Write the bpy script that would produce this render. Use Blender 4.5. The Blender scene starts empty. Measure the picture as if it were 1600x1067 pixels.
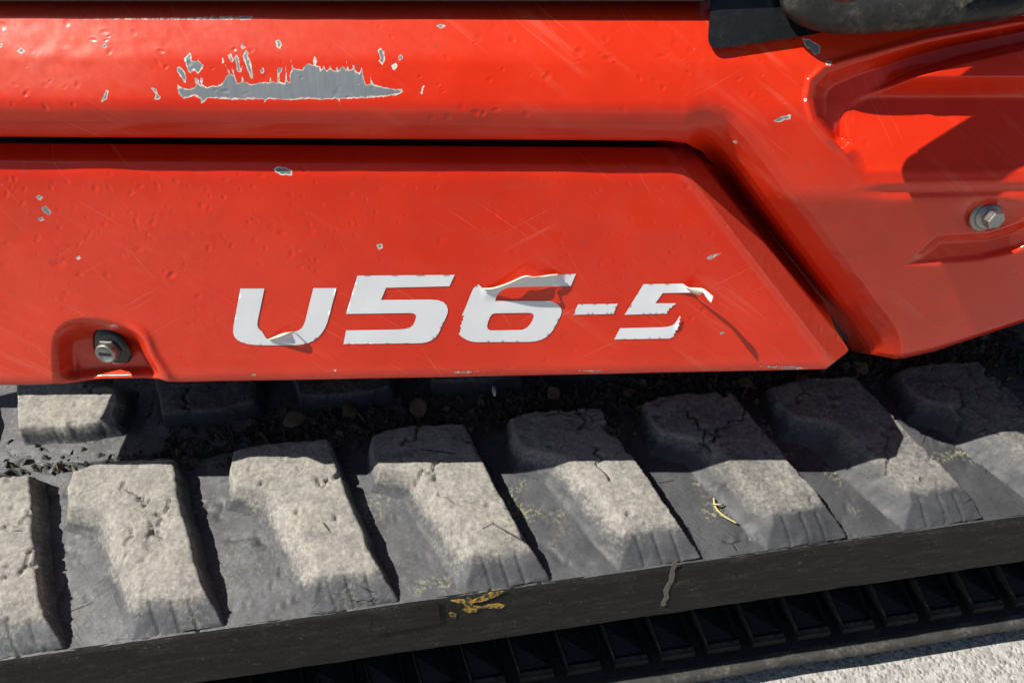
import bpy, math, random
import numpy as np
from mathutils import Vector, Matrix
from mathutils.geometry import delaunay_2d_cdt

# ------------------------------------------------------------------ camera, sky, sun, exposure
scene = bpy.context.scene
COL = scene.collection
CAM_H = 0.92
PITCH = math.radians(50.0)
FPX = 1156.0                     # focal length in photo pixels (1600 wide)
cam_d = bpy.data.cameras.new("camera")
cam_d.sensor_width = 36.0
cam_d.lens = 36.0 * FPX / 1600.0
cam_d.clip_start = 0.01
cam_d.clip_end = 500.0
cam = bpy.data.objects.new("camera", cam_d)
cam.location = (0, 0, CAM_H)
cam.rotation_euler = (math.radians(90) - PITCH, 0, 0)
COL.objects.link(cam)
scene.camera = cam

SUN = Vector((0.75, 0.02, -1.0)).normalized()      # travel direction of the light
world = bpy.data.worlds.new("World")
scene.world = world
world.use_nodes = True
wn = world.node_tree.nodes
bg = wn["Background"]
sky = wn.new("ShaderNodeTexSky")
sky.sky_type = 'NISHITA'
sky.sun_disc = False
sky.sun_elevation = math.asin(-SUN.z)
sky.sun_rotation = math.atan2(-SUN.x, -SUN.y)
world.node_tree.links.new(sky.outputs[0], bg.inputs[0])
bg.inputs[1].default_value = 0.05
sun_d = bpy.data.lights.new("sun", 'SUN')
sun_d.energy = 5.0
sun_d.angle = math.radians(0.5)
sun_d.color = (1.0, 0.955, 0.89)
sun = bpy.data.objects.new("sun", sun_d)
sun.rotation_euler = SUN.to_track_quat('-Z', 'Y').to_euler()
sun.location = (-2, 0, 4)
COL.objects.link(sun)
vs = scene.view_settings
vs.view_transform = 'Standard'
vs.look = 'None'
vs.gamma = 1.0
vs.use_curve_mapping = False
vs.exposure = 0.40
scene.cycles.use_denoising = True
scene.cycles.max_bounces = 5
scene.cycles.diffuse_bounces = 3
scene.cycles.glossy_bounces = 3
scene.cycles.caustics_reflective = False
scene.cycles.caustics_refractive = False

rng = np.random.default_rng(7)
random.seed(7)

# ------------------------------------------------------------------ geometry helpers
CP, SP = math.cos(PITCH), math.sin(PITCH)
TAU = math.radians(20.0)                                # the skirt leans back by this much
FN = np.array([0.0, -math.cos(TAU), math.sin(TAU)])     # its outward normal
FE = np.array([0.0, math.sin(TAU), math.cos(TAU)])      # up along it
PLANE = FN @ np.array([0.0, 0.3685, -0.4862])            # skirt plane, relative to eye height


def rays(u, v):
    u = np.asarray(u, float); v = np.asarray(v, float)
    b = v - 533.5
    return np.stack([u - 800.0 + 0 * v, FPX * CP - b * SP + 0 * u, -(FPX * SP + b * CP) + 0 * u], -1)


def PD(u, v, d):
    """point standing d metres proud of the skirt plane (world coordinates)"""
    r = rays(u, v)
    t = (PLANE + np.asarray(d, float)) / (r @ FN)
    p = r * t[..., None]
    p[..., 2] += CAM_H
    return p


def sstep(a, b, x):
    t = np.clip((np.asarray(x, float) - a) / (b - a), 0, 1)
    return t * t * (3 - 2 * t)


def poly_sd(pts, u, v):
    """signed distance, positive inside"""
    pts = np.asarray(pts, float)
    sh = u.shape
    x = u.ravel(); y = v.ravel()
    d2 = np.full(x.shape, 1e18)
    ins = np.zeros(x.shape, bool)
    n = len(pts)
    for i in range(n):
        ax, ay = pts[i]; bx, by = pts[(i + 1) % n]
        ex, ey = bx - ax, by - ay
        L = ex * ex + ey * ey + 1e-12
        t = np.clip(((x - ax) * ex + (y - ay) * ey) / L, 0, 1)
        d2 = np.minimum(d2, (x - ax - t * ex) ** 2 + (y - ay - t * ey) ** 2)
        if ay != by:
            c = ((ay > y) != (by > y)) & (x < (bx - ax) * (y - ay) / (by - ay) + ax)
            ins ^= c
    d = np.sqrt(d2)
    return np.where(ins, d, -d).reshape(sh)


def line_dist(pts, u, v):
    pts = np.asarray(pts, float)
    d2 = np.full(u.shape, 1e18)
    for i in range(len(pts) - 1):
        ax, ay = pts[i]; bx, by = pts[i + 1]
        ex, ey = bx - ax, by - ay
        t = np.clip(((u - ax) * ex + (v - ay) * ey) / (ex * ex + ey * ey + 1e-12), 0, 1)
        d2 = np.minimum(d2, (u - ax - t * ex) ** 2 + (v - ay - t * ey) ** 2)
    return np.sqrt(d2)


def chaikin(pts, n=2, closed=True):
    pts = np.asarray(pts, float)
    for _ in range(n):
        a = pts; b = np.roll(pts, -1, 0)
        if not closed:
            a, b = pts[:-1], pts[1:]
        q = np.stack([a * .75 + b * .25, a * .25 + b * .75], 1).reshape(-1, pts.shape[1])
        if not closed:
            q = np.vstack([pts[:1], q, pts[-1:]])
        pts = q
    return pts


_perm = rng.integers(0, 256, 512)


def vnoise(x, y, seed=0):
    """value noise in -1..1"""
    xi = np.floor(x).astype(int); yi = np.floor(y).astype(int)
    fx = x - xi; fy = y - yi
    fx = fx * fx * (3 - 2 * fx); fy = fy * fy * (3 - 2 * fy)

    def h(i, j):
        return _perm[(_perm[(i + seed * 31) & 255] + j) & 255] / 127.5 - 1
    a = h(xi, yi); b = h(xi + 1, yi); c = h(xi, yi + 1); d = h(xi + 1, yi + 1)
    return (a * (1 - fx) + b * fx) * (1 - fy) + (c * (1 - fx) + d * fx) * fy


def fbm(x, y, seed=0, oct=3):
    s = 0; a = 1.0; n = 0
    for k in range(oct):
        s = s + a * vnoise(x * 2 ** k, y * 2 ** k, seed + k * 5); n += a; a *= .5
    return s / n


def empty(name, loc, rz=0.0, label=None, cat=None, group=None):
    o = bpy.data.objects.new(name, None)
    o.empty_display_size = 0.05
    o.location = loc
    o.rotation_euler = (0, 0, rz)
    COL.objects.link(o)
    tag(o, label, cat, group)
    return o


def tag(o, label=None, cat=None, group=None, kind=None):
    if label: o["label"] = label
    if cat: o["category"] = cat
    if group: o["group"] = group
    if kind: o["kind"] = kind
    return o


def origin_of(o):
    v = np.zeros(3)
    while o is not None:
        v += np.array(o.location); o = o.parent
    return v


def link_mesh(name, verts, faces, mat, parent=None, smooth=True, world=True, attrs=None, mats=None, fmat=None):
    """one mesh object; world=True: verts in world space under an unrotated parent"""
    verts = np.asarray(verts, float)
    if parent is not None and world:
        verts = verts - origin_of(parent)
    me = bpy.data.meshes.new(name)
    if isinstance(faces, np.ndarray):
        nf, k = faces.shape
        me.vertices.add(len(verts)); me.vertices.foreach_set("co", verts.astype(np.float32).ravel())
        me.loops.add(nf * k); me.loops.foreach_set("vertex_index", faces.astype(np.int32).ravel())
        me.polygons.add(nf)
        me.polygons.foreach_set("loop_start", np.arange(0, nf * k, k, dtype=np.int32))
        me.update(calc_edges=True)
    else:
        me.from_pydata([tuple(p) for p in verts], [], [tuple(f) for f in faces])
    me.validate()
    if smooth:
        me.shade_smooth()
    for m in (mats or [mat]):
        me.materials.append(m)
    if fmat is not None:
        me.polygons.foreach_set("material_index", np.asarray(fmat, dtype=np.int32))
    if attrs:
        for k, a in attrs.items():
            a = np.asarray(a, np.float32)
            if a.ndim == 2:
                at = me.attributes.new(k, 'FLOAT_VECTOR', 'POINT'); at.data.foreach_set("vector", a.ravel())
            else:
                at = me.attributes.new(k, 'FLOAT', 'POINT'); at.data.foreach_set("value", a)
    o = bpy.data.objects.new(name, me)
    COL.objects.link(o)
    if parent is not None:
        o.parent = parent
    return o


def grid_faces(nr, nc, keep=None):
    i = np.arange(nr * nc).reshape(nr, nc)
    f = np.stack([i[:-1, :-1], i[:-1, 1:], i[1:, 1:], i[1:, :-1]], -1)
    f = f[:, :, ::-1]
    if keep is not None:
        f = f[keep]
    return f.reshape(-1, 4)


def compact(verts, faces, attrs=None):
    used = np.zeros(len(verts), bool); used[faces.ravel()] = True
    idx = np.cumsum(used) - 1
    at = {k: np.asarray(a)[used] for k, a in (attrs or {}).items()}
    return verts[used], idx[faces], at


def box(name, lo, hi, mat, parent=None, bevel=0.0, world=True):
    x0, y0, z0 = lo; x1, y1, z1 = hi
    v = [(x0, y0, z0), (x1, y0, z0), (x1, y1, z0), (x0, y1, z0), (x0, y0, z1), (x1, y0, z1), (x1, y1, z1), (x0, y1, z1)]
    f = [(0, 3, 2, 1), (4, 5, 6, 7), (0, 1, 5, 4), (1, 2, 6, 5), (2, 3, 7, 6), (3, 0, 4, 7)]
    o = link_mesh(name, v, f, mat, parent, smooth=False, world=world)
    if bevel:
        m = o.modifiers.new("bevel", 'BEVEL'); m.width = bevel; m.segments = 3
    return o


def tube(name, pts, rad, mat, parent=None, seg=20, world=True, rough=0.0):
    pts = np.asarray(pts, float)
    n = len(pts)
    rad = np.broadcast_to(np.asarray(rad, float), (n,))
    tan = np.gradient(pts, axis=0); tan /= np.linalg.norm(tan, axis=1)[:, None]
    up = np.array([0.13, -0.4, 0.9])
    vs_ = []
    nrm = np.cross(tan[0], up)
    for i in range(n):
        nrm = nrm - tan[i] * (nrm @ tan[i]); nrm /= np.linalg.norm(nrm)
        bn = np.cross(tan[i], nrm)
        for k in range(seg):
            a = 2 * math.pi * k / seg
            rr = rad[i] * (1 + rough * random.uniform(-1, 1))
            vs_.append(pts[i] + rr * (math.cos(a) * nrm + math.sin(a) * bn))
    fs = []
    for i in range(n - 1):
        for k in range(seg):
            a = i * seg + k; b = i * seg + (k + 1) % seg
            fs.append((a, b, b + seg, a + seg))
    fs.append(tuple(range(seg))[::-1]); fs.append(tuple(range((n - 1) * seg, n * seg)))
    return link_mesh(name, vs_, fs, mat, parent, world=world)


# ------------------------------------------------------------------ materials
class NT:
    def __init__(s, name):
        s.m = bpy.data.materials.new(name); s.m.use_nodes = True
        s.t = s.m.node_tree; s.n = s.t.nodes
        s.b = s.n["Principled BSDF"]; s.out = s.n["Material Output"]

    def link(s, a, b): s.t.links.new(a, b)

    def put(s, sock, v):
        if isinstance(v, bpy.types.NodeSocket): s.link(v, sock)
        else:
            if hasattr(sock.default_value, '__len__') and len(sock.default_value) == 4 and len(v) == 3: v = (*v, 1)
            sock.default_value = v

    def attr(s, name, vec=False):
        n = s.n.new("ShaderNodeAttribute"); n.attribute_name = name
        return n.outputs["Vector" if vec else "Fac"]

    def coord(s): return s.n.new("ShaderNodeTexCoord").outputs["Object"]

    def mapping(s, vec, rot=(0, 0, 0), scale=(1, 1, 1), loc=(0, 0, 0)):
        n = s.n.new("ShaderNodeMapping"); s.link(vec, n.inputs[0])
        n.inputs[1].default_value = loc; n.inputs[2].default_value = rot; n.inputs[3].default_value = scale
        return n.outputs[0]

    def noise(s, vec, scale, detail=3, rough=.55, dist=0.0, color=False):
        n = s.n.new("ShaderNodeTexNoise"); s.link(vec, n.inputs["Vector"])
        n.inputs["Scale"].default_value = scale; n.inputs["Detail"].default_value = detail
        n.inputs["Roughness"].default_value = rough; n.inputs["Distortion"].default_value = dist
        return n.outputs["Color" if color else 0]

    def voro(s, vec, scale, feature='F1', out="Distance", rand=1.0):
        n = s.n.new("ShaderNodeTexVoronoi"); n.feature = feature; s.link(vec, n.inputs["Vector"])
        n.inputs["Scale"].default_value = scale; n.inputs["Randomness"].default_value = rand
        return n.outputs[out]

    def math(s, op, a, b=None, c=None, clamp=False):
        n = s.n.new("ShaderNodeMath"); n.operation = op; n.use_clamp = clamp
        s.put(n.inputs[0], a)
        if b is not None: s.put(n.inputs[1], b)
        if c is not None: s.put(n.inputs[2], c)
        return n.outputs[0]

    def ramp(s, x, a, b, lo=0.0, hi=1.0, smooth=True):
        n = s.n.new("ShaderNodeMapRange"); n.clamp = True
        n.interpolation_type = 'SMOOTHSTEP' if smooth else 'LINEAR'
        s.put(n.inputs["Value"], x)
        n.inputs[1].default_value = a; n.inputs[2].default_value = b
        n.inputs[3].default_value = lo; n.inputs[4].default_value = hi
        return n.outputs[0]

    def mix(s, f, a, b):
        n = s.n.new("ShaderNodeMix"); n.data_type = 'RGBA'
        s.put(n.inputs[0], f); s.put(n.inputs[6], a); s.put(n.inputs[7], b)
        return n.outputs[2]

    def bump(s, h, strength=.3, dist=.001, prev=None):
        n = s.n.new("ShaderNodeBump"); s.put(n.inputs["Height"], h)
        n.inputs["Strength"].default_value = strength; n.inputs["Distance"].default_value = dist
        if prev is not None: s.link(prev, n.inputs["Normal"])
        return n.outputs[0]

    def set(s, **k):
        for a, v in k.items(): s.put(s.b.inputs[a.replace('_', ' ')], v)
        return s.m


def mat_paint():
    s = NT("red_paint")
    P = s.attr("fc", True)
    chip = s.attr("chip")
    ox = s.attr("ox")
    big = s.noise(P, 7, 3, .6)
    fine = s.noise(P, 160, 3, .65)
    col = s.mix(s.ramp(big, .35, .7), (0.63, 0.023, 0.004), (0.71, 0.033, 0.007))
    hz = s.math('MULTIPLY', s.ramp(s.noise(P, 11, 4, .65), .45, .75), s.ramp(fine, .3, .75))
    hz = s.math('ADD', s.math('MULTIPLY', hz, .10), s.math('MULTIPLY', ox, s.ramp(fine, .1, .9, .5, 1.0)), clamp=True)
    col = s.mix(hz, col, (0.74, 0.15, 0.095))
    smear = s.noise(s.mapping(s.mapping(P, (0, 0, .62)), (0, 0, 0), (9, 95, 1)), 1.0, 3, .6)
    smear = s.math('MULTIPLY', s.ramp(smear, .5, .75), s.ramp(s.noise(P, 8, 2, .5), .48, .66, 0, .30))
    col = s.mix(smear, col, (0.76, 0.19, 0.12))
    # hairline scratches in a few directions
    scr = None
    for rot, sc, th, w in ((0.62, (5, 420, 1), .67, .42), (-0.5, (7, 460, 1), .68, .36), (1.05, (7, 400, 1), .69, .32)):
        n = s.noise(s.mapping(s.mapping(P, (0, 0, rot)), (0, 0, 0), sc), 1.0, 1, .5)
        m = s.noise(s.mapping(P, (0, 0, 0), (1, 1, 1), (rot * 7, 3, 0)), 9, 1, .5)
        q = s.math('MULTIPLY', s.ramp(n, th, th + .05), s.ramp(m, .5, .64, 0, w))
        scr = q if scr is None else s.math('MAXIMUM', scr, q)
    sepx = s.n.new("ShaderNodeSeparateXYZ"); s.link(P, sepx.inputs[0])
    worn = s.ramp(sepx.outputs[0], .16, .30, 1.0, .12)
    scr = s.math('MULTIPLY', scr, worn)
    col = s.mix(s.math('MULTIPLY', scr, .75), col, (0.80, 0.20, 0.13))
    # small stone pits
    pd = s.voro(P, 95, 'F1', "Distance"); pc = s.voro(P, 95, 'F1', "Color")
    sep = s.n.new("ShaderNodeSeparateColor"); s.link(pc, sep.inputs[0])
    pit = s.math('MULTIPLY', s.ramp(pd, .06, .30, 1, 0), s.math('GREATER_THAN', sep.outputs[0], .86))
    pit2 = s.math('MULTIPLY', s.ramp(pd, .05, .11, 1, 0), s.math('GREATER_THAN', sep.outputs[1], .93))
    col = s.mix(s.math('MULTIPLY', pit2, .8), col, (0.16, 0.10, 0.08))
    # paint chips down to the primer: shape comes from the mesh attribute, its ragged rim from noise
    jag = s.math('ADD', s.math('MULTIPLY', s.math('SUBTRACT', s.noise(s.mapping(P, (0, 0, 0), (1, .4, 1)), 480, 4, .75), .5), 8.0), chip)
    inside = s.ramp(jag, -.35, .35)
    core = s.ramp(s.math('ADD', jag, s.math('MULTIPLY', s.math('SUBTRACT', s.noise(P, 170, 3), .5), 7.0)), 1.3, 2.2)
    streak = s.noise(s.mapping(P, (0, 0, 0), (260, 30, 1)), 1.0, 3, .6)
    prim = s.mix(s.ramp(streak, .35, .75), (0.155, 0.178, 0.195), (0.195, 0.213, 0.228))
    chipcol = s.mix(core, s.mix(s.ramp(fine, .35, .65), (0.33, 0.29, 0.25), (0.70, 0.67, 0.60)), prim)
    col = s.mix(inside, col, chipcol)
    rough = s.math('ADD', s.ramp(s.noise(P, 25, 3, .6), .3, .8, .13, .27), s.math('MULTIPLY', hz, .25))
    rough = s.math('MULTIPLY', rough, s.ramp(worn, .12, 1, .45, 1.0, False))
    rough = s.math('ADD', rough, s.math('MULTIPLY', inside, .25))
    h = s.math('ADD', s.math('MULTIPLY', s.noise(P, 420, 2, .5), .05), s.math('MULTIPLY', pit, -.55))
    h = s.math('ADD', h, s.math('MULTIPLY', inside, -.55))
    h = s.math('ADD', h, s.math('MULTIPLY', scr, -.15))
    nb = s.bump(h, .6, .0006)
    nb = s.bump(s.noise(P, 42, 3, .5), .10, .0035, nb)
    return s.set(Base_Color=col, Roughness=rough, Normal=nb, IOR=1.5, Specular_IOR_Level=.42)


def mat_rubber(name, lug):
    s = NT(name)
    P = s.attr("tc", True)
    hg = s.attr("hgt"); dust_shade = s.attr("dust")  # dust amount; on the far lugs it also carries painted shade
    n1 = s.noise(P, 38, 3, .65); n2 = s.noise(P, 260, 3, .7); n3 = s.noise(P, 1300, 3, .75)
    base = s.mix(n1, (0.020, 0.021, 0.024), (0.040, 0.041, 0.043))
    film = s.ramp(s.noise(P, 22, 3, .6), .25, .75, .38, .95)
    film = s.math('MULTIPLY', film, s.ramp(n2, .25, .8, .6, 1))
    film = s.math('MULTIPLY', film, s.ramp(dust_shade, 0, 1, .25, 1.0, False))
    col = s.mix(film, base, (0.140, 0.144, 0.150))
    cake = s.math('ADD', s.math('MULTIPLY', hg, 1.25), s.math('MULTIPLY', s.math('SUBTRACT', n2, .5), 1.0))
    cake = s.math('ADD', cake, s.math('MULTIPLY', s.math('SUBTRACT', n1, .5), 1.1))
    cake = s.math('ADD', cake, s.math('SUBTRACT', dust_shade, .62))
    cake = s.ramp(cake, .30, 1.30)
    cake = s.math('MULTIPLY', cake, s.ramp(n3, .2, .8, .75, 1))
    cake = s.math('MULTIPLY', cake, s.ramp(dust_shade, .1, .8, .45, 1.0))
    dirt = s.mix(s.ramp(n2, .3, .75), (0.285, 0.268, 0.236), (0.455, 0.428, 0.372))
    dirt = s.mix(s.ramp(s.noise(P, 45, 4, .7), .42, .70, 0, .55), dirt, (0.20, 0.19, 0.172))
    vg_ = s.voro(P, 330, 'F1', "Distance")
    grit = s.math('MULTIPLY', s.ramp(s.noise(P, 420, 2, .8), .53, .62), s.ramp(s.noise(P, 70, 2, .6), .35, .65))
    rub = s.ramp(s.noise(s.mapping(P, (0, 0, .3), (1, 2.2, 1)), 30, 4, .7), .50, .68, 0, .75)
    dirt = s.mix(s.math('MULTIPLY', rub, s.ramp(dust_shade, .3, 1, 1, .55, False)), dirt, (0.125, 0.122, 0.118))
    dirt = s.mix(s.math('MULTIPLY', grit, .30), dirt, (0.13, 0.12, 0.105))
    col = s.mix(cake, col, dirt)
    # dry yellow-green residue
    yl = s.math('MULTIPLY', s.ramp(s.noise(P, 17, 2, .6), .56, .66), s.ramp(n2, .48, .62))
    yl = s.math('MULTIPLY', yl, s.attr("lichen"))
    col = s.mix(s.math('MULTIPLY', yl, .5), col, (0.38, 0.365, 0.20))
    # cracks and knife cuts
    cr = s.voro(s.mapping(P, (0, 0, .4), (1, 1.7, 1)), 17, 'DISTANCE_TO_EDGE')
    wob = s.math('ADD', cr, s.math('MULTIPLY', s.math('SUBTRACT', s.noise(P, 140, 3), .5), .05))
    crk = s.math('MULTIPLY', s.ramp(wob, .002, .02, 1, 0), s.ramp(s.noise(P, 19, 2), .60, .66))
    col = s.mix(s.math('MULTIPLY', crk, .75), col, (0.012, 0.012, 0.012))
    sc1 = s.noise(s.mapping(s.mapping(P, (0, 0, 0.9)), (0, 0, 0), (14, 420, 60)), 1, 1, .5)
    sc2 = s.noise(s.mapping(s.mapping(P, (0, 0, -0.7)), (0, 0, 0), (14, 420, 60)), 1, 1, .5)
    scr = s.math('MAXIMUM', s.ramp(sc1, .64, .70), s.ramp(sc2, .65, .71))
    h = s.math('ADD', s.math('MULTIPLY', n2, .28), s.math('MULTIPLY', n3, .45))
    h = s.math('SUBTRACT', h, s.math('MULTIPLY', grit, .4))
    h = s.math('SUBTRACT', h, s.math('MULTIPLY', vg_, .2))
    h = s.math('MULTIPLY', h, s.ramp(cake, 0, 1, .35, 1.15))
    h = s.math('ADD', h, s.math('MULTIPLY', crk, -1.6))
    h = s.math('ADD', h, s.math('MULTIPLY', scr, -.22))
    smo = s.ramp(s.noise(P, 26, 2, .5), .38, .62, .25, 1.0)
    h = s.math('MULTIPLY', h, smo)
    nb = s.bump(h, .8, .0010)
    return s.set(Base_Color=col, Roughness=s.ramp(cake, 0, .6, .55, .92), Normal=nb, Specular_IOR_Level=s.ramp(cake, 0, .5, .4, .12))


def mat_simple(name, col, rough=.5, metal=0.0, nscale=200, var=.3, bump=.2, dist=.0005, dust=None, spec=.5):
    s = NT(name)
    P = s.coord()
    n = s.noise(P, nscale, 4, .65)
    c2 = tuple(max(0, x * (1 - var)) for x in col)
    c = s.mix(n, c2, col)
    if dust:
        m = s.math('MULTIPLY', s.ramp(s.noise(P, nscale * .22, 4, .65, .5), .42, .72), s.ramp(s.noise(P, nscale * 1.7, 3, .7), .35, .65))
        c = s.mix(s.math('MULTIPLY', m, dust[3]), c, dust[:3])
    return s.set(Base_Color=c, Roughness=s.ramp(n, .3, .7, rough * .85, min(1, rough * 1.15)), Metallic=metal, Normal=s.bump(n, bump, dist), Specular_IOR_Level=spec)


def mat_decal():
    s = NT("white_vinyl")
    P = s.coord()
    n = s.noise(P, 60, 4, .6); f = s.noise(P, 600, 2, .6)
    col = s.mix(n, (0.70, 0.725, 0.74), (0.78, 0.80, 0.81))
    st = s.math('MULTIPLY', s.ramp(s.noise(P, 170, 4, .7), .67, .76), .4)
    col = s.mix(st, col, (0.30, 0.28, 0.24))
    return s.set(Base_Color=col, Roughness=.40, Normal=s.bump(s.noise(P, 120, 3, .6), .07, .0009))


def mat_concrete():
    s = NT("concrete")
    P = s.coord()
    n = s.noise(P, 14, 5, .6); f = s.noise(P, 330, 4, .7)
    cells = s.voro(P, 190, 'F1', "Color")
    sep = s.n.new("ShaderNodeSeparateColor"); s.link(cells, sep.inputs[0])
    d = s.voro(P, 190, 'F1', "Distance")
    col = s.mix(n, (0.29, 0.278, 0.255), (0.41, 0.395, 0.362))
    col = s.mix(s.math('MULTIPLY', s.ramp(sep.outputs[0], .0, 1.0), .55), col, (0.62, 0.60, 0.56))
    col = s.mix(s.math('MULTIPLY', s.math('GREATER_THAN', sep.outputs[1], .86), .6), col, (0.20, 0.185, 0.17))
    col = s.mix(s.ramp(f, .55, .75, 0, .5), col, (0.19, 0.185, 0.18))
    h = s.math('ADD', s.math('MULTIPLY', s.ramp(d, .1, .6, 1, 0), .8), f)
    return s.set(Base_Color=col, Roughness=.9, Normal=s.bump(h, .9, .0022), Specular_IOR_Level=.25)


M_RED = mat_paint()
M_LUG = mat_rubber("dusty_rubber", True)
M_DECAL = mat_decal()
M_CONC = mat_concrete()
sm = NT("side_rubber")
_P = sm.coord()
_st = sm.noise(sm.mapping(_P, (0, 0, 0), (1, 3, 6)), 26, 5, .7)
_fi = sm.noise(_P, 260, 4, .75)
_du = sm.math('MULTIPLY', sm.ramp(_st, .46, .72), sm.ramp(_fi, .38, .66))
_ch = sm.ramp(sm.noise(sm.mapping(_P, (0, 0, 0), (1, 2, 2)), 75, 4, .8), .62, .70)
_c = sm.mix(_st, (0.010, 0.010, 0.0095), (0.024, 0.0235, 0.021))
_c = sm.mix(sm.math('MULTIPLY', _du, .8), _c, (0.060, 0.057, 0.045))
_c = sm.mix(sm.math('MULTIPLY', _ch, .6), _c, (0.20, 0.19, 0.165))
M_SIDE = sm.set(Base_Color=_c, Roughness=.6, Specular_IOR_Level=.12, Normal=sm.bump(sm.math('ADD', sm.math('MULTIPLY', _st, .8), sm.math('ADD', sm.math('MULTIPLY', _fi, .5), _ch)), .8, .0022))
M_PAD = mat_simple("pad_rubber", (0.013, 0.013, 0.015), .5, 0, 90, .4, .4, .001, (0.05, 0.05, 0.045, .4), .25)
M_DARK = mat_simple("dark_rubber", (0.022, 0.022, 0.024), .55, 0, 90, .4, .4, .001, (0.09, 0.085, 0.075, .4), .4)
M_RIM = mat_simple("scuffed_rubber", (0.055, 0.053, 0.048), .7, 0, 120, .5, .4, .001, (0.22, 0.21, 0.18, .6), .3)
M_RIM2 = mat_simple("dried_mud", (0.17, 0.15, 0.12), .9, 0, 160, .5, .4, .001)
M_BLACK = mat_simple("black_plastic", (0.012, 0.013, 0.014), .20, 0, 500, .3, .10, .0003, (0.20, 0.20, 0.20, .05))
M_HOSE = mat_simple("hose_rubber", (0.022, 0.022, 0.021), .5, 0, 130, .5, .6, .0012, (0.15, 0.14, 0.115, .6), .3)
M_STEEL = mat_simple("plated_steel", (0.40, 0.40, 0.38), .46, .95, 500, .35, .15, .0003)
M_NUT = mat_simple("dull_nut", (0.16, 0.16, 0.155), .55, .8, 400, .4, .2, .0003)
M_ZINC = mat_simple("zinc_washer", (0.40, 0.40, 0.36), .45, .9, 300, .5, .25, .0004, (0.35, 0.32, 0.24, .5))
M_SLOT = mat_simple("key_slot", (0.008, 0.008, 0.008), .6)
M_FRAME = mat_simple("frame_steel", (0.022, 0.021, 0.020), .7, 0, 40, .5, .5, .001, (0.06, 0.055, 0.045, .5))
M_LEAF = mat_simple("dead_leaf", (0.20, 0.155, 0.085), .8, 0, 90, .6, .5, .001)
M_STRAW = mat_simple("dry_straw", (0.62, 0.53, 0.24), .7, 0, 300, .3, .2, .0004)
M_CREAM = mat_simple("vinyl_back", (0.74, 0.70, 0.58), .6, 0, 200, .2, .2, .0004)
ym = NT("yellow_paint")
_P = ym.coord()
_k = ym.ramp(ym.noise(_P, 210, 4, .75), .44, .56)
M_YELLOW = ym.set(Base_Color=ym.mix(_k, (0.03, 0.027, 0.018), (0.50, 0.30, 0.03)), Roughness=.65, Normal=ym.bump(ym.noise(_P, 300, 3, .7), .6, .0008))
M_SEED = mat_simple("pale_seed", (0.80, 0.77, 0.66), .7)

# ------------------------------------------------------------------ ground
gs = 80.0
n = 40
q = np.sinh(np.linspace(-6, 6, n)); q = q / q.max() * gs
gx, gy = np.meshgrid(q, q)
ground = link_mesh("ground", np.stack([gx, gy, 0 * gx], -1).reshape(-1, 3), grid_faces(n, n)[:, ::-1], M_CONC, smooth=True)
tag(ground, "pale rough concrete under the machine", kind="structure")

# ------------------------------------------------------------------ upper body of the excavator
BODY = empty("excavator_body", (0.0, 0.40, 0.42), 0.0,
             "scratched red side of a small excavator with a white number", "excavator")


def slope_u(v):
    f = np.clip((v - 253.0) / 337.0, 0, 1)
    return 0.0065 - 0.0255 * f


def vstar(u, v):
    return v - slope_u(v) * np.clip(u, -400, 1500)


def yz(v, d):
    p = PD(np.array(800.0), np.array(float(v)), np.array(d)); return p[1], p[2] - CAM_H


def integrate(v0, y0, z0, vs_, elev):
    """walk a profile in the y-z plane; elev(v) = elevation of the surface normal (degrees)"""
    out = []
    y, z = y0, z0
    pv = v0
    for v in vs_:
        e = math.radians(elev(.5 * (v + pv)))
        ty, tz = math.sin(e), math.cos(e)
        r = rays(np.array(800.0), np.array(float(v)))
        # y + s*ty = k*ry ; z + s*tz = k*rz
        A = np.array([[ty, -r[1]], [tz, -r[2]]])
        s_, k = np.linalg.solve(A, np.array([-y, -z]))
        y += s_ * ty; z += s_ * tz
        out.append(-math.cos(TAU) * y + math.sin(TAU) * z - PLANE)
        pv = v
    return np.array(out)


def interp(xs, ys):
    return lambda x: float(np.interp(x, xs, ys))


Y_EDGE, Z_EDGE = yz(253, 0.0)
# beam: start at its outermost line
V_OUT = 186.0
rr = rays(np.array(800.0), np.array(V_OUT))
kk = (Y_EDGE - 0.002) / rr[1]
y0, z0 = rr[1] * kk, rr[2] * kk
step = 1.0
el_up = interp([0, 28, 70, 88, 98, 150, 163, 174, 186], [50, 47, 46, 44, 37, 35, 20, 4, 0])
v_up = np.arange(V_OUT - step, -40, -step)
d_up = integrate(V_OUT, y0, z0, v_up, el_up)
el_dn = interp([186, 190, 208, 222, 240], [-2, -14, -22, -38, -40])
v_dn = np.arange(V_OUT + step, 236, step)
d_dn = integrate(V_OUT, y0, z0, v_dn, el_dn)
d_out = -math.cos(TAU) * y0 + math.sin(TAU) * z0 - PLANE
bv = np.concatenate([v_up[::-1], [V_OUT], v_dn]); bd = np.concatenate([d_up[::-1], [d_out], d_dn])
# right-hand body face: leaves the beam at v = 150 and runs down more upright
v_r = np.arange(151, 640, step)
el_r = interp([150, 165, 195, 285, 312, 600], [34, 28, 20, 17, 2, 2])
d150 = float(np.interp(150, bv, bd)); y1, z1 = yz(150, d150)
d_r = integrate(150, y1, z1, v_r, el_r)
rv = np.concatenate([bv[bv <= 150], v_r]); rd = np.concatenate([bd[bv <= 150], d_r])
# step pocket: floor (from v = 280) and back wall (from v = 150)
d280 = float(np.interp(280, rv, rd)); y2, z2 = yz(280, d280)
v_p = np.arange(279, 20, -step)
el_p = interp([20, 140, 150, 156, 262, 285], [-28, -28, -10, 47, 44, 12])
d_p = integrate(280, y2, z2, v_p, el_p)
pv_, pd_ = v_p[::-1], d_p[::-1]

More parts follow.
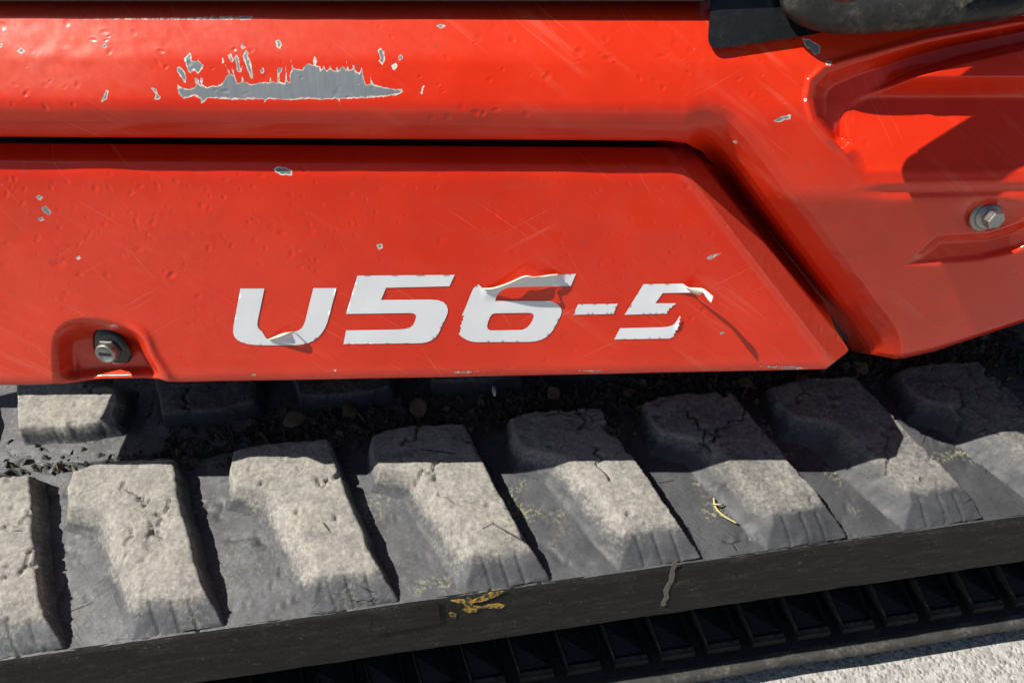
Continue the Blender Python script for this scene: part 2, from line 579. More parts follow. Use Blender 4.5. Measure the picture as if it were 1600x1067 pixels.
BOUND = [(-420, 215), (0, 217), (1040, 223), (1072, 226), (1096, 238), (1120, 264), (1332, 549)]
POCK_O = [(1990, -44), (1600, 37), (1450, 65), (1330, 97), (1290, 109), (1270, 128), (1265, 155), (1275, 186), (1298, 216), (1316, 236), (1328, 262), (1342, 283), (1990, 283)]
POCK_I = [(1990, -14), (1600, 66), (1500, 88), (1420, 113), (1358, 143), (1325, 163), (1312, 186), (1313, 214), (1322, 240), (1333, 264), (1342, 283), (1990, 283)]
POCK_B = [(1402, 419), (1432, 394), (1464, 367), (1546, 362), (1590, 346), (1640, 330), (1640, 372), (1590, 396), (1530, 411), (1460, 418)]


def dents(u, v, spots):
    d = np.zeros_like(u)
    for (x, y, r, a) in spots:
        m = (np.abs(u - x) < 4 * r) & (np.abs(v - y) < 4 * r)
        if m.any():
            k1 = math.sin(x * 12.9) * .5; k2 = 1 + .45 * math.sin(y * 7.7)
            rr2 = (((u[m] - x) + k1 * (v[m] - y)) ** 2 * k2 + (v[m] - y) ** 2 / k2) / (r * r)
            d[m] += 0.55 * (-a) * np.exp(-rr2) + .12 * a * np.exp(-(np.sqrt(rr2) - 1.7) ** 2 * 3)
    return d


def shell_d(u, v):
    w = vstar(u, np.minimum(v, 253))
    w = np.where(v > 253, v - 0.0065 * np.clip(u, -400, 1500) * np.clip(1 - (v - 253) / 200, 0, 1), w)
    face = np.interp(w, rv, rd)
    beam = np.interp(w, bv, bd)
    kd = sstep(1070, 1150, u + 0.0 * v)
    q = line_dist(BOUND, u, v)
    drop_d = np.interp(q, [0, 10, 19, 27, 36, 50, 64, 78, 88], [.110, .075, .045, .027, .0175, .0105, .0048, .0010, 0])
    lean = sstep(1120, 1200, u)
    d_diag = face - drop_d
    d_hor = np.where(u < 1180, beam, face)
    # soft turn from the horizontal lip into the diagonal flank
    d = d_hor * (1 - kd) + d_diag * kd
    # step pocket
    so = poly_sd(POCK_O, u, v); si = poly_sd(POCK_I, u, v)
    flo = np.minimum(np.interp(v, pv_, pd_), face + 0.0)
    flo = np.where(v > 279, face, flo)
    ring = so > 0
    tt = np.where(si >= 0, 1.0, np.clip(so / (np.maximum(so - si, 1e-6)), 0, 1))
    low = sstep(214, 240, v)
    rdrop = .0135 * sstep(0.02, .45, tt) + .004 * tt
    d = np.where(ring, d - rdrop * (1 - low), d)
    blend = sstep(0, 26, so) * low + (1 - low)
    blend = blend * np.maximum(sstep(-1.5, 13, si), low)
    d = np.where(si > -1.5, d * (1 - blend) + flo * blend, d)
    # edge swelling along the pocket rim
    d = d + .0016 * np.exp(-((so + 5) / 5.0) ** 2) * (1 - low) * (u > 1200)
    # horizontal groove, bolt dish
    gl = sstep(1325, 1400, u)
    vg = 301 + (u - 1325) * -0.012
    d = d - .0017 * gl * np.exp(-((v - vg) / (5 + 3.0 * gl)) ** 2) + .0007 * gl * np.exp(-((v - vg + 14) / 6.0) ** 2)
    d = d - .004 * np.exp(-(((u - 1546) / 46.0) ** 2 + ((v - 336) / 22.0) ** 2) ** 2)
    sb = poly_sd(POCK_B, u, v)
    d = d - np.where(sb > 0, np.clip((419 - v) / 52.0, 0, 1) * .012 * sstep(0, 14, sb) * sstep(1650, 1560, u + 0.0), 0)
    d = d - np.interp(u, [1560, 1640, 1900], [0, .003, .030])          # the face wraps round towards the corner
    return d


CHIP_SHELL = [
    [(277.7, 133.5), (284.5, 138), (296.5, 139.5), (304, 136.5), (308.5, 127.5), (313.7, 133.5), (316, 130.5), (319, 135), (325, 136.5), (334, 133.5), (340, 135), (349, 129), (352, 121.5), (356.5, 117), (352.5, 101), (359.5, 115.5), (364, 118.5), (361, 102), (367.7, 120), (371.5, 130.5), (377.5, 129), (378, 104), (381, 128), (385, 129), (394, 132), (407.5, 129), (421, 129), (422.5, 117), (424.7, 127.5), (433, 129), (434, 106.5), (440.5, 107), (440, 113), (437, 116), (437, 127.5), (445, 130.5), (446.5, 104), (449.5, 127.5), (453, 129), (452, 115.5), (456, 109.5), (454.5, 95), (459, 106.5), (472.5, 109.5), (475.5, 103.5), (481.5, 99), (489, 102), (491, 86), (495.7, 96), (493.5, 102), (499.5, 105), (501.7, 111), (506, 104), (510, 112.5), (516, 102.5), (519, 109.5), (525, 111), (526.5, 102), (528.7, 111), (534, 103), (541.5, 109.5), (540.7, 95), (544.5, 109.5), (552, 108), (551, 100), (556, 111), (561, 115.5), (566, 104), (568.5, 124.5), (571.5, 132), (579, 132), (578.5, 121), (583.5, 132), (598.5, 136.5), (615, 139.5), (627, 139.5), (630, 144), (619.5, 148.5), (600, 151.5), (570, 153.7), (531, 154.5), (530, 160), (528, 154.5), (501, 156), (483, 154.5), (453, 156.7), (420, 154.5), (413.5, 160), (412, 155), (362.5, 156), (325, 153), (316, 162), (313.7, 154.5), (304, 150.7), (286, 154.5), (278.5, 145.5)],
    [(275.5, 105), (281, 103.5), (288, 112), (291, 121), (289, 132), (284, 123), (277, 114)],
    [(288, 91), (296, 83), (299, 86), (299, 95), (310, 95), (317, 102), (316, 108), (309, 116), (303, 108), (299, 116), (295, 113), (291, 104)],
    [(303, 119), (310, 125), (311, 132), (305, 131)], [(313.5, 115), (317.5, 125), (316, 131), (312.5, 128)], [(346, 88), (350.5, 97), (347.5, 100)],
    [(355, 86), (361, 84), (365, 94), (362, 99), (358, 93)], [(366, 90), (369, 84), (373.5, 95), (377, 113), (371, 112)],
    [(378.5, 88), (384, 79), (389, 83), (387.5, 87), (393, 103), (395.5, 122), (391, 123), (386.5, 108)], [(375, 73), (378, 69), (383, 74), (379, 77)],
    [(405.5, 110), (411, 105), (413.5, 112), (409, 116)], [(430.5, 64), (437, 61), (440, 70), (437, 78), (432, 72)],
    [(235.5, 137), (244, 139.5), (247, 148), (252, 152), (246, 157), (240.5, 155), (243, 148)],
    [(590.5, 79), (594, 75), (600, 80), (601, 98), (597, 101), (590.5, 95), (594, 92)], [(611.5, 103), (618, 97), (620, 104), (615, 111)], [(622.5, 88), (627, 85), (629, 91), (624, 95)],
    [(158, 157), (166, 141), (170, 142), (167, 155), (160, 160)], [(159, 72), (163, 68), (167, 70), (166, 75), (161, 75)], [(26, 80), (33, 75.5), (40, 80), (33, 85)], [(-3, 68), (4, 69), (2, 75), (-4, 74)],
    [(682, 40), (690, 37), (696, 41), (691, 45), (685, 44)], [(657, 146), (661, 133), (663, 134), (660, 147)],
    [(1252, 60), (1262, 62), (1272, 66), (1283, 73), (1281, 84), (1273, 86), (1268, 79), (1260, 75)], [(1289, 95), (1300, 96), (1297, 104), (1291, 102)],
    [(1209, 189), (1222, 182), (1236, 179), (1234, 186), (1216, 191)], [(1145, 221), (1150, 219), (1152, 224), (1147, 225)], [(1256, 154), (1260, 153), (1261, 158), (1257, 158)],
    [(128, 30), (380, 27), (398, 27), (390, 31), (374, 31)]]
CHIP_DOOR = [
    [(427, 264), (434, 260), (445, 262), (456, 266), (456, 274), (448, 274), (438, 273), (431, 269)], [(55, 308), (61, 304), (67, 309), (62, 314)],
    [(64, 325), (71, 321), (80, 331), (76, 337), (68, 332)], [(57, 341), (66, 339), (70, 344), (62, 345)], [(117, 402), (123, 400), (127, 404), (121, 406)],
    [(588, 383), (596, 380), (598, 387), (592, 391)], [(1103, 404), (1112, 398), (1128, 396), (1117, 401), (1108, 406)], [(1124, 521), (1130, 517), (1131, 520), (1126, 523)],
    [(391, 586), (400, 583), (399, 587)], [(520, 578), (526, 577), (524, 581)], [(1185, 572), (1250, 573), (1262, 576), (1230, 577)], [(700, 581), (748, 580), (730, 583)], [(905, 579), (945, 578), (930, 581)]]


def chip_field(polys, u, v):
    out = np.full(u.shape, -12.0)
    for p in polys:
        a = np.asarray(p, float)
        lo = a.min(0) - 12; hi = a.max(0) + 12
        m = (u > lo[0]) & (u < hi[0]) & (v > lo[1]) & (v < hi[1])
        if m.any():
            out[m] = np.maximum(out[m], poly_sd(a, u[m], v[m]))
    return out


def face_coords(P):
    return np.stack([P[..., 0], (P - np.array([0, 0, CAM_H])) @ FE, 0 * P[..., 0]], -1).reshape(-1, 3)


# --- shell: beam and right-hand body in one pressing
us = np.concatenate([np.linspace(-360, -20, 60), np.arange(-18, 1620, 1.7), np.linspace(1622, 1930, 50)])
ts = np.linspace(0, 1, 290)


def shell_bottom(u):
    xs = [-420, 1040, 1072, 1096, 1120, 1332, 1362, 1398, 1412, 1460, 1600, 1930]
    ys = [211.5, 220, 224, 237, 264, 549, 554, 561, 560, 549, 503, 400]
    return np.interp(u, xs, ys)


U, T = np.meshgrid(us, ts)
vtop = 26.0 + .0055 * np.clip(U, -400, 1500)
V = vtop + (shell_bottom(U) - vtop) * T
D = shell_d(U, V)
sp = [(rng.uniform(0, 1250), rng.uniform(40, 168), rng.uniform(1.5, 4.5), rng.uniform(.00015, .0007)) for _ in range(90)]
sp += [(rng.uniform(0, 260), rng.uniform(60, 125), rng.uniform(6, 18), rng.uniform(.0001, .0003)) for _ in range(34)]
sp += [(rng.uniform(1150, 1600), rng.uniform(180, 540), rng.uniform(1.5, 3), rng.uniform(.0001, .0004)) for _ in range(60)]
sp += [(905, 82, 6, .0009), (950, 92, 5, .0008), (855, 120, 5, .0007), (745, 176, 5, .0009), (755, 178, 4, .0008), (775, 172, 4, .0007)]
D = D + dents(U, V, sp) + .0005 * fbm(U / 130, V / 90, 3)
# last rows roll the bottom lip inwards
lip = sstep(.985, 1.0, T) * sstep(1335, 1420, U)
D = D - .010 * lip ** 2
Pw = PD(U, V, D)
chip = chip_field(CHIP_SHELL, U, V)
ox = .50 * sstep(330, 60, U) * sstep(25, 60, V) * sstep(168, 120, V) + .32 * sstep(98, 70, vstar(U, V)) * sstep(1100, 300, U) + .14 * sstep(700, 400, U) * sstep(165, 140, V)
ox = ox + .10 * sstep(1180, 1300, U) * (V > 290)
nr, nc = U.shape
# turn the sheet back at the lower lip, the top and both ends so that it has thickness
back = np.array([0, .05, 0.0])
row_b = Pw[-1] + np.array([0, .045, .010])
row_b2 = Pw[-1] + np.array([0, .11, .04])
row_t = Pw[0] + np.array([0, .012, .0045]); row_t2 = Pw[0] + np.array([0, .20, .012])
Pall = np.concatenate([row_t2[None], row_t[None], Pw, row_b[None], row_b2[None]], 0)
pad = lambda a, x: np.concatenate([np.full((2, nc), x), a, np.full((2, nc), x)], 0).ravel()
shell = link_mesh("body_shell", Pall.reshape(-1, 3), grid_faces(nr + 4, nc), M_RED, BODY,
                  attrs={"fc": face_coords(Pall), "chip": pad(chip, -12.), "ox": pad(ox, 0.)})

# --- side door
BOT_X = [-360, 60, 105, 138, 158, 225, 246, 262, 285, 700, 1275, 1400]
BOT_Y = [606, 601, 599, 594, 592, 590.5, 592, 596, 596.5, 589, 577, 575]
R_T = [0, .03, .90, .955, 1.0]
us_n = np.concatenate([np.linspace(0, .135, 50)[:-1], np.linspace(.135, 1, 830)])
ts = np.linspace(0, 1, 210)
S, T = np.meshgrid(us_n, ts)
RU = np.interp(T, [0, .02, .045, .895, .912, .925, 1.0], [1058, 1076, 1090, 1322, 1326, 1324, 1290])
U = -168 + (RU + 168) * S
top = 224.0 + .0065 * np.clip(U, -400, 1500)
V = top + (np.interp(U, BOT_X, BOT_Y) - top) * T
W = vstar(U, V)
el_d = interp([220, 245, 251, 256, 264, 282, 600], [78, 76, 62, 46, 33, 20.3, 20])
v_d = np.arange(299, 215, -.5)
yy, zz = yz(300, 0.0)
dd = integrate(300, yy, zz, v_d, el_d)
D = np.where(W < 299, np.interp(W, v_d[::-1], dd[::-1]), 0.0)
# diagonal chamfer at the right end
EDGE = [(1062, 222), (1088, 236), (1325, 546)]
ex = np.interp(V, [222, 236, 546, 600], [1066, 1086, 1325, 1366])
qn = (ex - U) * .79
D = D - np.interp(qn, [-5, 0, 30, 38, 48, 62], [.0290, .0275, .0035, .0012, .0003, 0])
# bottom lip rolls under
qb = np.interp(U, BOT_X, BOT_Y) - V
D = D - .0012 * sstep(16, 0, qb) ** 1.6 - .0006 * sstep(5, 0, qb)
# lock recess
REC = chaikin([(88, 640), (80, 560), (84, 518), (112, 497), (160, 496), (196, 510), (222, 528), (232, 556), (246, 578), (268, 612), (268, 640)], 2)
sr = poly_sd(REC, U, V)
left = sstep(235, 150, U)
wid = 11 + 30 * left
D = D - .0185 * (.45 + .55 * sstep(0, 20, qb)) * sstep(-3, 1, sr / wid * 1.0) * sstep(0, 1, (sr + 3) / wid) + .0022 * np.exp(-((sr + 6) / 8.0) ** 2) * sstep(190, 235, U)
sp = [(rng.uniform(-10, 1280), rng.uniform(258, 575), rng.uniform(1.3, 3.4), rng.uniform(.00012, .00050)) for _ in range(330)]
sp += [(rng.uniform(0, 520), rng.uniform(255, 420), rng.uniform(2, 4.5), rng.uniform(.0002, .0006)) for _ in range(80)]
sp += [(90, 412, 7, .0007), (167, 430, 4, .0006), (125, 430, 4, .0005), (268, 430, 4.5, .0011), (310, 464, 4, .0007), (862, 422, 3.5, .0005), (1080, 498, 4, .0007), (1098, 485, 4, .0007)]
sp = [(x, y, r, a * (.15 if 352 < x < 1078 and 420 < y < 548 else 1.0)) for x, y, r, a in sp]
D = D + dents(U, V, sp) + .0010 * fbm(U / 160, V / 120, 9)
DOOR_D = None
Pw = PD(U, V, D)
chip = chip_field(CHIP_DOOR, U, V)
ox = .16 * sstep(700, 100, U) * sstep(250, 330, V) + .42 * sstep(52, 30, qn) + .18 * sstep(30, 4, qb)
nr, nc = U.shape
row_b = Pw[-1] + np.array([0, .010, .0015]); row_b2 = Pw[-1] + np.array([0, .035, .012])
row_t = Pw[0] + np.array([0, .003, -.002]); row_t2 = Pw[0] + np.array([0, .004, -.03])
Pall = np.concatenate([row_t2[None], row_t[None], Pw, row_b[None], row_b2[None]], 0)
right = Pall[:, -1:] + np.array([-.004, .020, 0.0]); right2 = Pall[:, -1:] + np.array([-.006, .055, 0.0])
lft = Pall[:, :1] + np.array([0, .05, 0.0])
Pall = np.concatenate([lft, Pall, right, right2], 1)
padc = lambda a, x: np.pad(a, ((2, 2), (1, 2)), constant_values=x).ravel()
door = link_mesh("side_door", Pall.reshape(-1, 3), grid_faces(nr + 4, nc + 3), M_RED, BODY,
                 attrs={"fc": face_coords(Pall), "chip": padc(chip, -12.), "ox": padc(ox, 0.)})
door["label"] = "red lower side cover carrying the white number"

# --- what stands behind: backing plate, floor of the body, core of the body
uu, vt = np.meshgrid(np.linspace(-200, 1900, 60), np.linspace(0, 1, 12))
vv = 200 + (np.where(uu < 1335, np.interp(uu, BOT_X, BOT_Y), shell_bottom(uu)) - np.interp(uu, [1150, 1250], [14, 45]) - 200) * vt
bp = PD(uu, vv, -.115 + 0 * uu)
link_mesh("backing_plate", bp.reshape(-1, 3), grid_faces(12, 60), M_FRAME, BODY)
XL = -.524
zb = CAM_H - .4862
box("body_floor", (XL + .004, .53, zb + .035), (.78, 1.5, zb + .05), M_FRAME, BODY)
pl = [(.374, zb + .004), (.440, zb + .186), (.440, zb + .20), (.60, zb + .33), (1.45, zb + .33), (1.45, zb + .004)]
pv2 = [(x, a, b) for x in (XL - .002, XL + .003) for a, b in pl]
link_mesh("end_plate", pv2, [tuple(range(6)), tuple(range(6, 12))[::-1]] + [(i, 6 + i, 6 + (i + 1) % 6, (i + 1) % 6) for i in range(6)], M_FRAME, BODY, smooth=False)
box("floor_strip", (XL + .004, .425, zb + .014), (.17, .5295, zb + .022), M_FRAME, BODY)
box("body_core", (XL + .01, .62, zb + .0505), (.80, 1.5, CAM_H - .16), M_FRAME, BODY)

# --- black cover along the top, bracket, hoses
pa = PD(np.array([-360., 1112.]), np.array([-30., -30.]), np.array([.012, .012]))
dtop = float(np.interp(26, bv, bd))
edge = PD(np.array([-350., 1110.]), np.array([6.5, 8.5]), np.array([dtop + .004, dtop + .004]))
y_e = edge[:, 1].mean(); z_e = edge[:, 2].mean()
box("top_cover", (XL + .002, y_e, z_e), (edge[1, 0], y_e + .24, z_e + .13), M_BLACK, BODY, bevel=.004)

br = chaikin([(1118, -60), (1106, 48), (1107, 70), (1116, 77), (1130, 76.5), (1195, 66), (1262, 57), (1330, 40), (1330, -60)], 2)
brp = br
vs2 = []
fsd = float(np.interp(60, bv, bd))
for dd_ in (.0005, .0032, .004):
    sc_ = 1.0 if dd_ < .0036 else .985
    c = brp.mean(0)
    for (x, y) in (brp - c) * sc_ + c:
        vs2.append(PD(np.array(x), np.array(y), np.array(float(np.interp(y, bv, bd)) + dd_)))
m = len(brp)
fs = []
for L in range(2):
    for k in range(m):
        fs.append((L * m + k, L * m + (k + 1) % m, (L + 1) * m + (k + 1) % m, (L + 1) * m + k))
fs.append(tuple(range(2 * m, 3 * m))); fs.append(tuple(range(m))[::-1])
br_o = link_mesh("bracket", vs2, fs, M_BLACK, BODY, smooth=False)
br_o["label"] = "glossy black plastic corner bracket"


def catmull(pts, n=12):
    pts = np.asarray(pts, float); out = []
    P_ = np.vstack([2 * pts[0] - pts[1], pts, 2 * pts[-1] - pts[-2]])
    for i in range(1, len(P_) - 2):
        for t in np.linspace(0, 1, n, endpoint=False):
            a, b, c, d = P_[i - 1:i + 3]
            out.append(.5 * ((2 * b) + (c - a) * t + (2 * a - 5 * b + 4 * c - d) * t * t + (3 * b - a - 3 * c + d) * t ** 3))
    out.append(pts[-1]); return np.array(out)


hp = catmull([(1262, -150), (1250, -60), (1243, -14), (1254, 10), (1290, 24), (1340, 27), (1420, 22), (1520, 10), (1640, -8), (1800, -32), (2000, -60)])
surf = np.interp(np.maximum(hp[:, 1], -38), bv, bd)
hw = PD(hp[:, 0], hp[:, 1], surf + .0165 - .00003 * np.maximum(0, -hp[:, 1]))
tube("rubber_hose", hw, .0098, M_HOSE, BODY, 28)["label"] = "thick dusty black hose bending round the bracket"
# fat grab handle just above: it shows only by its lower edge and by the shade it throws into the step pocket
hp = catmull([(1318, -34, .062), (1332, -46, .069), (1368, -72, .067), (1430, -106, .061), (1510, -142, .053), (1700, -205, .036), (2000, -300, .01)])
hw = PD(hp[:, 0], hp[:, 1], hp[:, 2])
rad = np.full(len(hw), .014); rad[:4] = [.004, .009, .012, .0135]
tube("grab_handle", hw, rad, M_HOSE, BODY, 24)["label"] = "thick dark handle above the hose"

# --- lettering
ZS = lambda x0, y0, s, pts: [(x0 + a / s, y0 + b / s) for a, b in pts]
L_U = ZS(340, 420, 4.2105, [(150, 130), (308, 130), (285, 240), (264, 340), (261, 365), (266, 388), (280, 403), (292, 412), (303, 432), (318, 455), (335, 466), (375, 446), (420, 430), (470, 418), (505, 412), (530, 406), (553, 390), (567, 368), (577, 342), (603, 235), (630, 127), (782, 127), (752, 240), (722, 352), (707, 388), (686, 422), (662, 450), (632, 472), (596, 488), (558, 497), (510, 502), (460, 503), (300, 503), (240, 500), (195, 494), (155, 482), (125, 464), (108, 442), (102, 415), (104, 380), (126, 260)])
L_5 = ZS(340, 420, 4.2105, [(920, 45), (1560, 40), (1525, 115), (1108, 125), (1075, 205), (1400, 202), (1450, 206), (1485, 219), (1506, 240), (1515, 266), (1513, 292), (1502, 320), (1452, 428), (1436, 450), (1412, 468), (1380, 482), (1345, 488), (1300, 490), (828, 495), (845, 405), (1190, 399), (1230, 396), (1262, 388), (1285, 372), (1298, 345), (1306, 318), (1303, 302), (1290, 294), (1268, 291), (845, 297)])
L_6 = ZS(690, 410, 6.6667, [(380, 228), (400, 243), (428, 270), (452, 285), (540, 265), (620, 243), (700, 215), (780, 180), (865, 147), (960, 155), (1030, 150), (1120, 135), (1250, 127), (1400, 120), (1345, 247), (1000, 252), (760, 257), (690, 264), (640, 283), (600, 312), (580, 340), (555, 402), (1100, 402), (1150, 408), (1195, 425), (1230, 455), (1248, 490), (1250, 520), (1240, 555), (1205, 625), (1170, 690), (1135, 738), (1095, 775), (1045, 802), (985, 820), (920, 827), (360, 830), (315, 824), (270, 810), (225, 785), (195, 762), (175, 738), (195, 725), (193, 700), (205, 690), (192, 660), (212, 640), (208, 615), (228, 600), (220, 580), (240, 552), (210, 556), (245, 480), (285, 380), (320, 292), (345, 255)])
L_6H = ZS(690, 410, 6.6667, [(570, 530), (900, 525), (935, 529), (958, 543), (960, 565), (945, 605), (925, 640), (900, 670), (870, 690), (835, 703), (540, 708), (505, 706), (482, 694), (474, 670), (480, 630), (500, 575), (520, 545), (540, 533)])
L_H = [(903, 475.5), (965.4, 474.6), (958.4, 490.6), (896, 491.8)]
L_5A = ZS(940, 420, 5.714, [(375, 137), (725, 132), (770, 162), (805, 185), (818, 212), (545, 217), (480, 308), (665, 308), (650, 325), (632, 330), (625, 348), (600, 355), (602, 372), (584, 378), (585, 400), (205, 410)])
L_5B = ZS(940, 420, 5.714, [(165, 530), (540, 521), (590, 516), (630, 506), (655, 488), (676, 458), (697, 418), (706, 436), (692, 458), (703, 470), (686, 484), (694, 508), (680, 520), (676, 545), (655, 553), (660, 575), (640, 580), (648, 602), (628, 610), (610, 622), (112, 630)])

DOORV = {}


def decal(name, polys, hole=None, lift=None, label=None, mat=None, g=3.2):
    """thin vinyl cut to an outline on the door face; lift(u, v) raises peeled edges"""
    poly = np.array(polys, float)

    def dens(p):
        out = []
        for i in range(len(p)):
            a, b = p[i], p[(i + 1) % len(p)]
            k = max(1, int(np.linalg.norm(b - a) / g))
            out += [a + (b - a) * j / k for j in range(k)]
        return np.array(out)
    P1 = dens(poly)
    pts = [tuple(x) for x in P1]
    edges = [(i, (i + 1) % len(P1)) for i in range(len(P1))]
    if hole is not None:
        P2 = dens(np.array(hole, float)); o = len(pts)
        pts += [tuple(x) for x in P2]; edges += [(o + i, o + (i + 1) % len(P2)) for i in range(len(P2))]
    lo = poly.min(0); hi = poly.max(0)
    gx_, gy_ = np.meshgrid(np.arange(lo[0], hi[0], g), np.arange(lo[1], hi[1], g))
    s1 = poly_sd(poly, gx_, gy_)
    if hole is not None: s1 = np.minimum(s1, -poly_sd(hole, gx_, gy_))
    for a, b in zip(gx_[s1 > 1.2], gy_[s1 > 1.2]): pts.append((a, b))
    r = delaunay_2d_cdt([Vector(p) for p in pts], edges, [], 0, 1e-5)
    vv_ = np.array([tuple(p) for p in r[0]]); tr = np.array([f for f in r[2] if len(f) == 3])
    c = vv_[tr].mean(1)
    s1 = poly_sd(poly, c[:, 0], c[:, 1])
    if hole is not None: s1 = np.minimum(s1, -poly_sd(hole, c[:, 0], c[:, 1]))
    tr = tr[s1 > 0]
    x, y = vv_[:, 0], vv_[:, 1]
    d = .00045 + .0010 * fbm(x / 160, y / 120, 9)
    if lift is not None: d = d + lift(x, y)
    W3 = PD(x, y, d)
    # keep the winding outwards
    e1 = W3[tr[:, 1]] - W3[tr[:, 0]]; e2 = W3[tr[:, 2]] - W3[tr[:, 0]]
    flip = (np.cross(e1, e2) @ FN) < 0
    tr[flip] = tr[flip][:, ::-1]
    W3, tr, _ = compact(W3, tr)
    o = link_mesh(name, W3, tr, mat or M_DECAL, door)
    if label: o["label"] = label
    return o


def lift_u(x, y):
    # torn tongue in the bowl of the U
    t = np.exp(-((x - 437) / 12.0) ** 2) * sstep(540, 517, y + 0.22 * (x - 420))
    return .0065 * t * sstep(415, 426, x)


def lift_6(x, y):
    top = np.interp(x, [757, 790, 820, 850, 880, 900], [452, 444, 432, 432, 429.5, 428.5])
    amp = np.interp(x, [752, 762, 785, 812, 832, 850, 866, 876, 884], [0, .002, .0065, .0095, .0085, .004, .0045, .0015, 0])
    q_ = np.clip((y - top) / 22.0, 0, 1)
    return amp * (1 - q_) ** 1.7


decal("decal_letter", L_U, None, lift_u, "white letter U with a small tear in its bowl")
decal("decal_digit", L_5, None, None, "intact white digit 5")
decal("decal_digit", L_6, L_6H, lift_6, "white digit 6 with its top edge peeling")
decal("decal_hyphen", L_H, None, None, "short white hyphen")
decal("decal_digit", L_5A, None, lambda x, y: .0022 * sstep(1050, 1085, x) ** 2, "upper piece of the torn white digit 5")
decal("decal_digit", L_5B, None, lambda x, y: .0016 * sstep(1050, 1062, x) ** 2, "lower piece of the torn white digit 5")


def ribbon(name, rows, mat, label=None):
    """rows: ((u0, v0, d0), (u1, v1, d1)) across the strip"""
    a = catmull([r_[0] for r_ in rows], 6); b = catmull([r_[1] for r_ in rows], 6)
    n_ = len(a); k = 5
    V_ = []
    for i in range(n_):
        for j in range(k):
            t = j / (k - 1)
            q_ = a[i] * (1 - t) + b[i] * t
            q_[2] += .0012 * math.sin(t * math.pi)
            V_.append(PD(np.array(q_[0]), np.array(q_[1]), np.array(q_[2])))
    o = link_mesh(name, np.array(V_), grid_faces(n_, k), mat, door)
    so_ = o.modifiers.new("thickness", 'SOLIDIFY'); so_.thickness = .0003
    if label: o["label"] = label
    return o


ribbon("vinyl_curl", [((1068, 444.5, .0032), (1082, 457.5, .0030)), ((1076, 449, .006), (1087, 459.5, .006)), ((1086, 449.5, .010), (1093, 460.5, .010)), ((1098, 451, .015), (1099, 458, .016)), ((1107, 457, .020), (1104, 466, .021)), ((1115, 463, .0225), (1111, 474, .0255))], M_CREAM, "curled strip of vinyl peeled off the last digit")
ribbon("vinyl_curl", [((419, 530.5, .0012), (421, 531.2, .0012)), ((429, 526, .0035), (431, 529.5, .004)), ((440, 521.5, .006), (441, 526, .0075)), ((452, 519, .005), (452, 522, .006)), ((459, 518.5, .001), (459, 519.5, .001))], M_CREAM, "small torn tongue of vinyl inside the U")
a6 = [(755, 451, .0018), (772, 449.6, .004), (795, 442, .0078), (819.5, 431.6, .0105), (834, 433, .0098), (845, 432, .0058), (858, 430, .0050), (872, 428.8, .0034)]
ribbon("vinyl_curl", [((x, y - .4, d_ + .0006), (x + .3, y + 2.3, d_ + .0012)) for x, y, d_ in a6], M_CREAM, "pale rolled edge along the top of the 6")

# --- lock in the recess
LOCK = empty("panel_lock", tuple(np.array([0, 0, 0.0])))
LOCK.parent = BODY
LOCK.location = Vector(PD(np.array(172.), np.array(543.), np.array(-.0165))) - BODY.location
LOCK["label"] = "key lock with black teardrop collar in a recess"
esc = np.array(ZS(60, 470, 5.926, [(500, 370), (505, 320), (525, 272), (555, 244), (600, 232), (650, 238), (700, 264), (760, 315), (815, 375), (858, 435), (875, 490), (862, 540), (825, 578), (760, 590), (680, 580), (600, 555), (540, 510), (508, 450)]))
esc = chaikin(esc, 1)
c0 = esc.mean(0)
rings = [(1.0, -.0185), (1.0, -.0115), (.96, -.0095), (.86, -.0082), (.55, -.0075), (.05, -.0073)]
vs2 = []
for sc_, d_ in rings:
    for x, y in (esc - c0) * sc_ + c0: vs2.append(PD(np.array(x), np.array(y), np.array(d_)))
m = len(esc); fs = []
for L in range(len(rings) - 1):
    for k in range(m): fs.append((L * m + k, L * m + (k + 1) % m, (L + 1) * m + (k + 1) % m, (L + 1) * m + k))
fs.append(tuple(range((len(rings) - 1) * m, len(rings) * m)))
link_mesh("lock_collar", vs2, fs, M_BLACK, LOCK)


def lathe(name, origin, axis, prof, mat, parent, seg=40, hexr=None, smooth=True, xref=(1, 0, 0)):
    ax = np.array(axis, float); ax /= np.linalg.norm(ax)
    x_ = np.array(xref, float); x_ -= ax * (x_ @ ax); x_ /= np.linalg.norm(x_); y_ = np.cross(ax, x_)
    V_ = []
    for r_, h_ in prof:
        for k in range(seg):
            a = 2 * math.pi * k / seg
            rr_ = r_
            if hexr: rr_ = r_ / math.cos((a % (math.pi / 3)) - math.pi / 6) * math.cos(math.pi / 6)
            V_.append(np.array(origin) + ax * h_ + rr_ * (math.cos(a) * x_ + math.sin(a) * y_))
    F_ = []
    for L in range(len(prof) - 1):
        for k in range(seg): F_.append((L * seg + k, L * seg + (k + 1) % seg, (L + 1) * seg + (k + 1) % seg, (L + 1) * seg + k))
    F_.append(tuple(range((len(prof) - 1) * seg, len(prof) * seg)))
    return link_mesh(name, V_, F_, mat, parent, smooth=smooth)


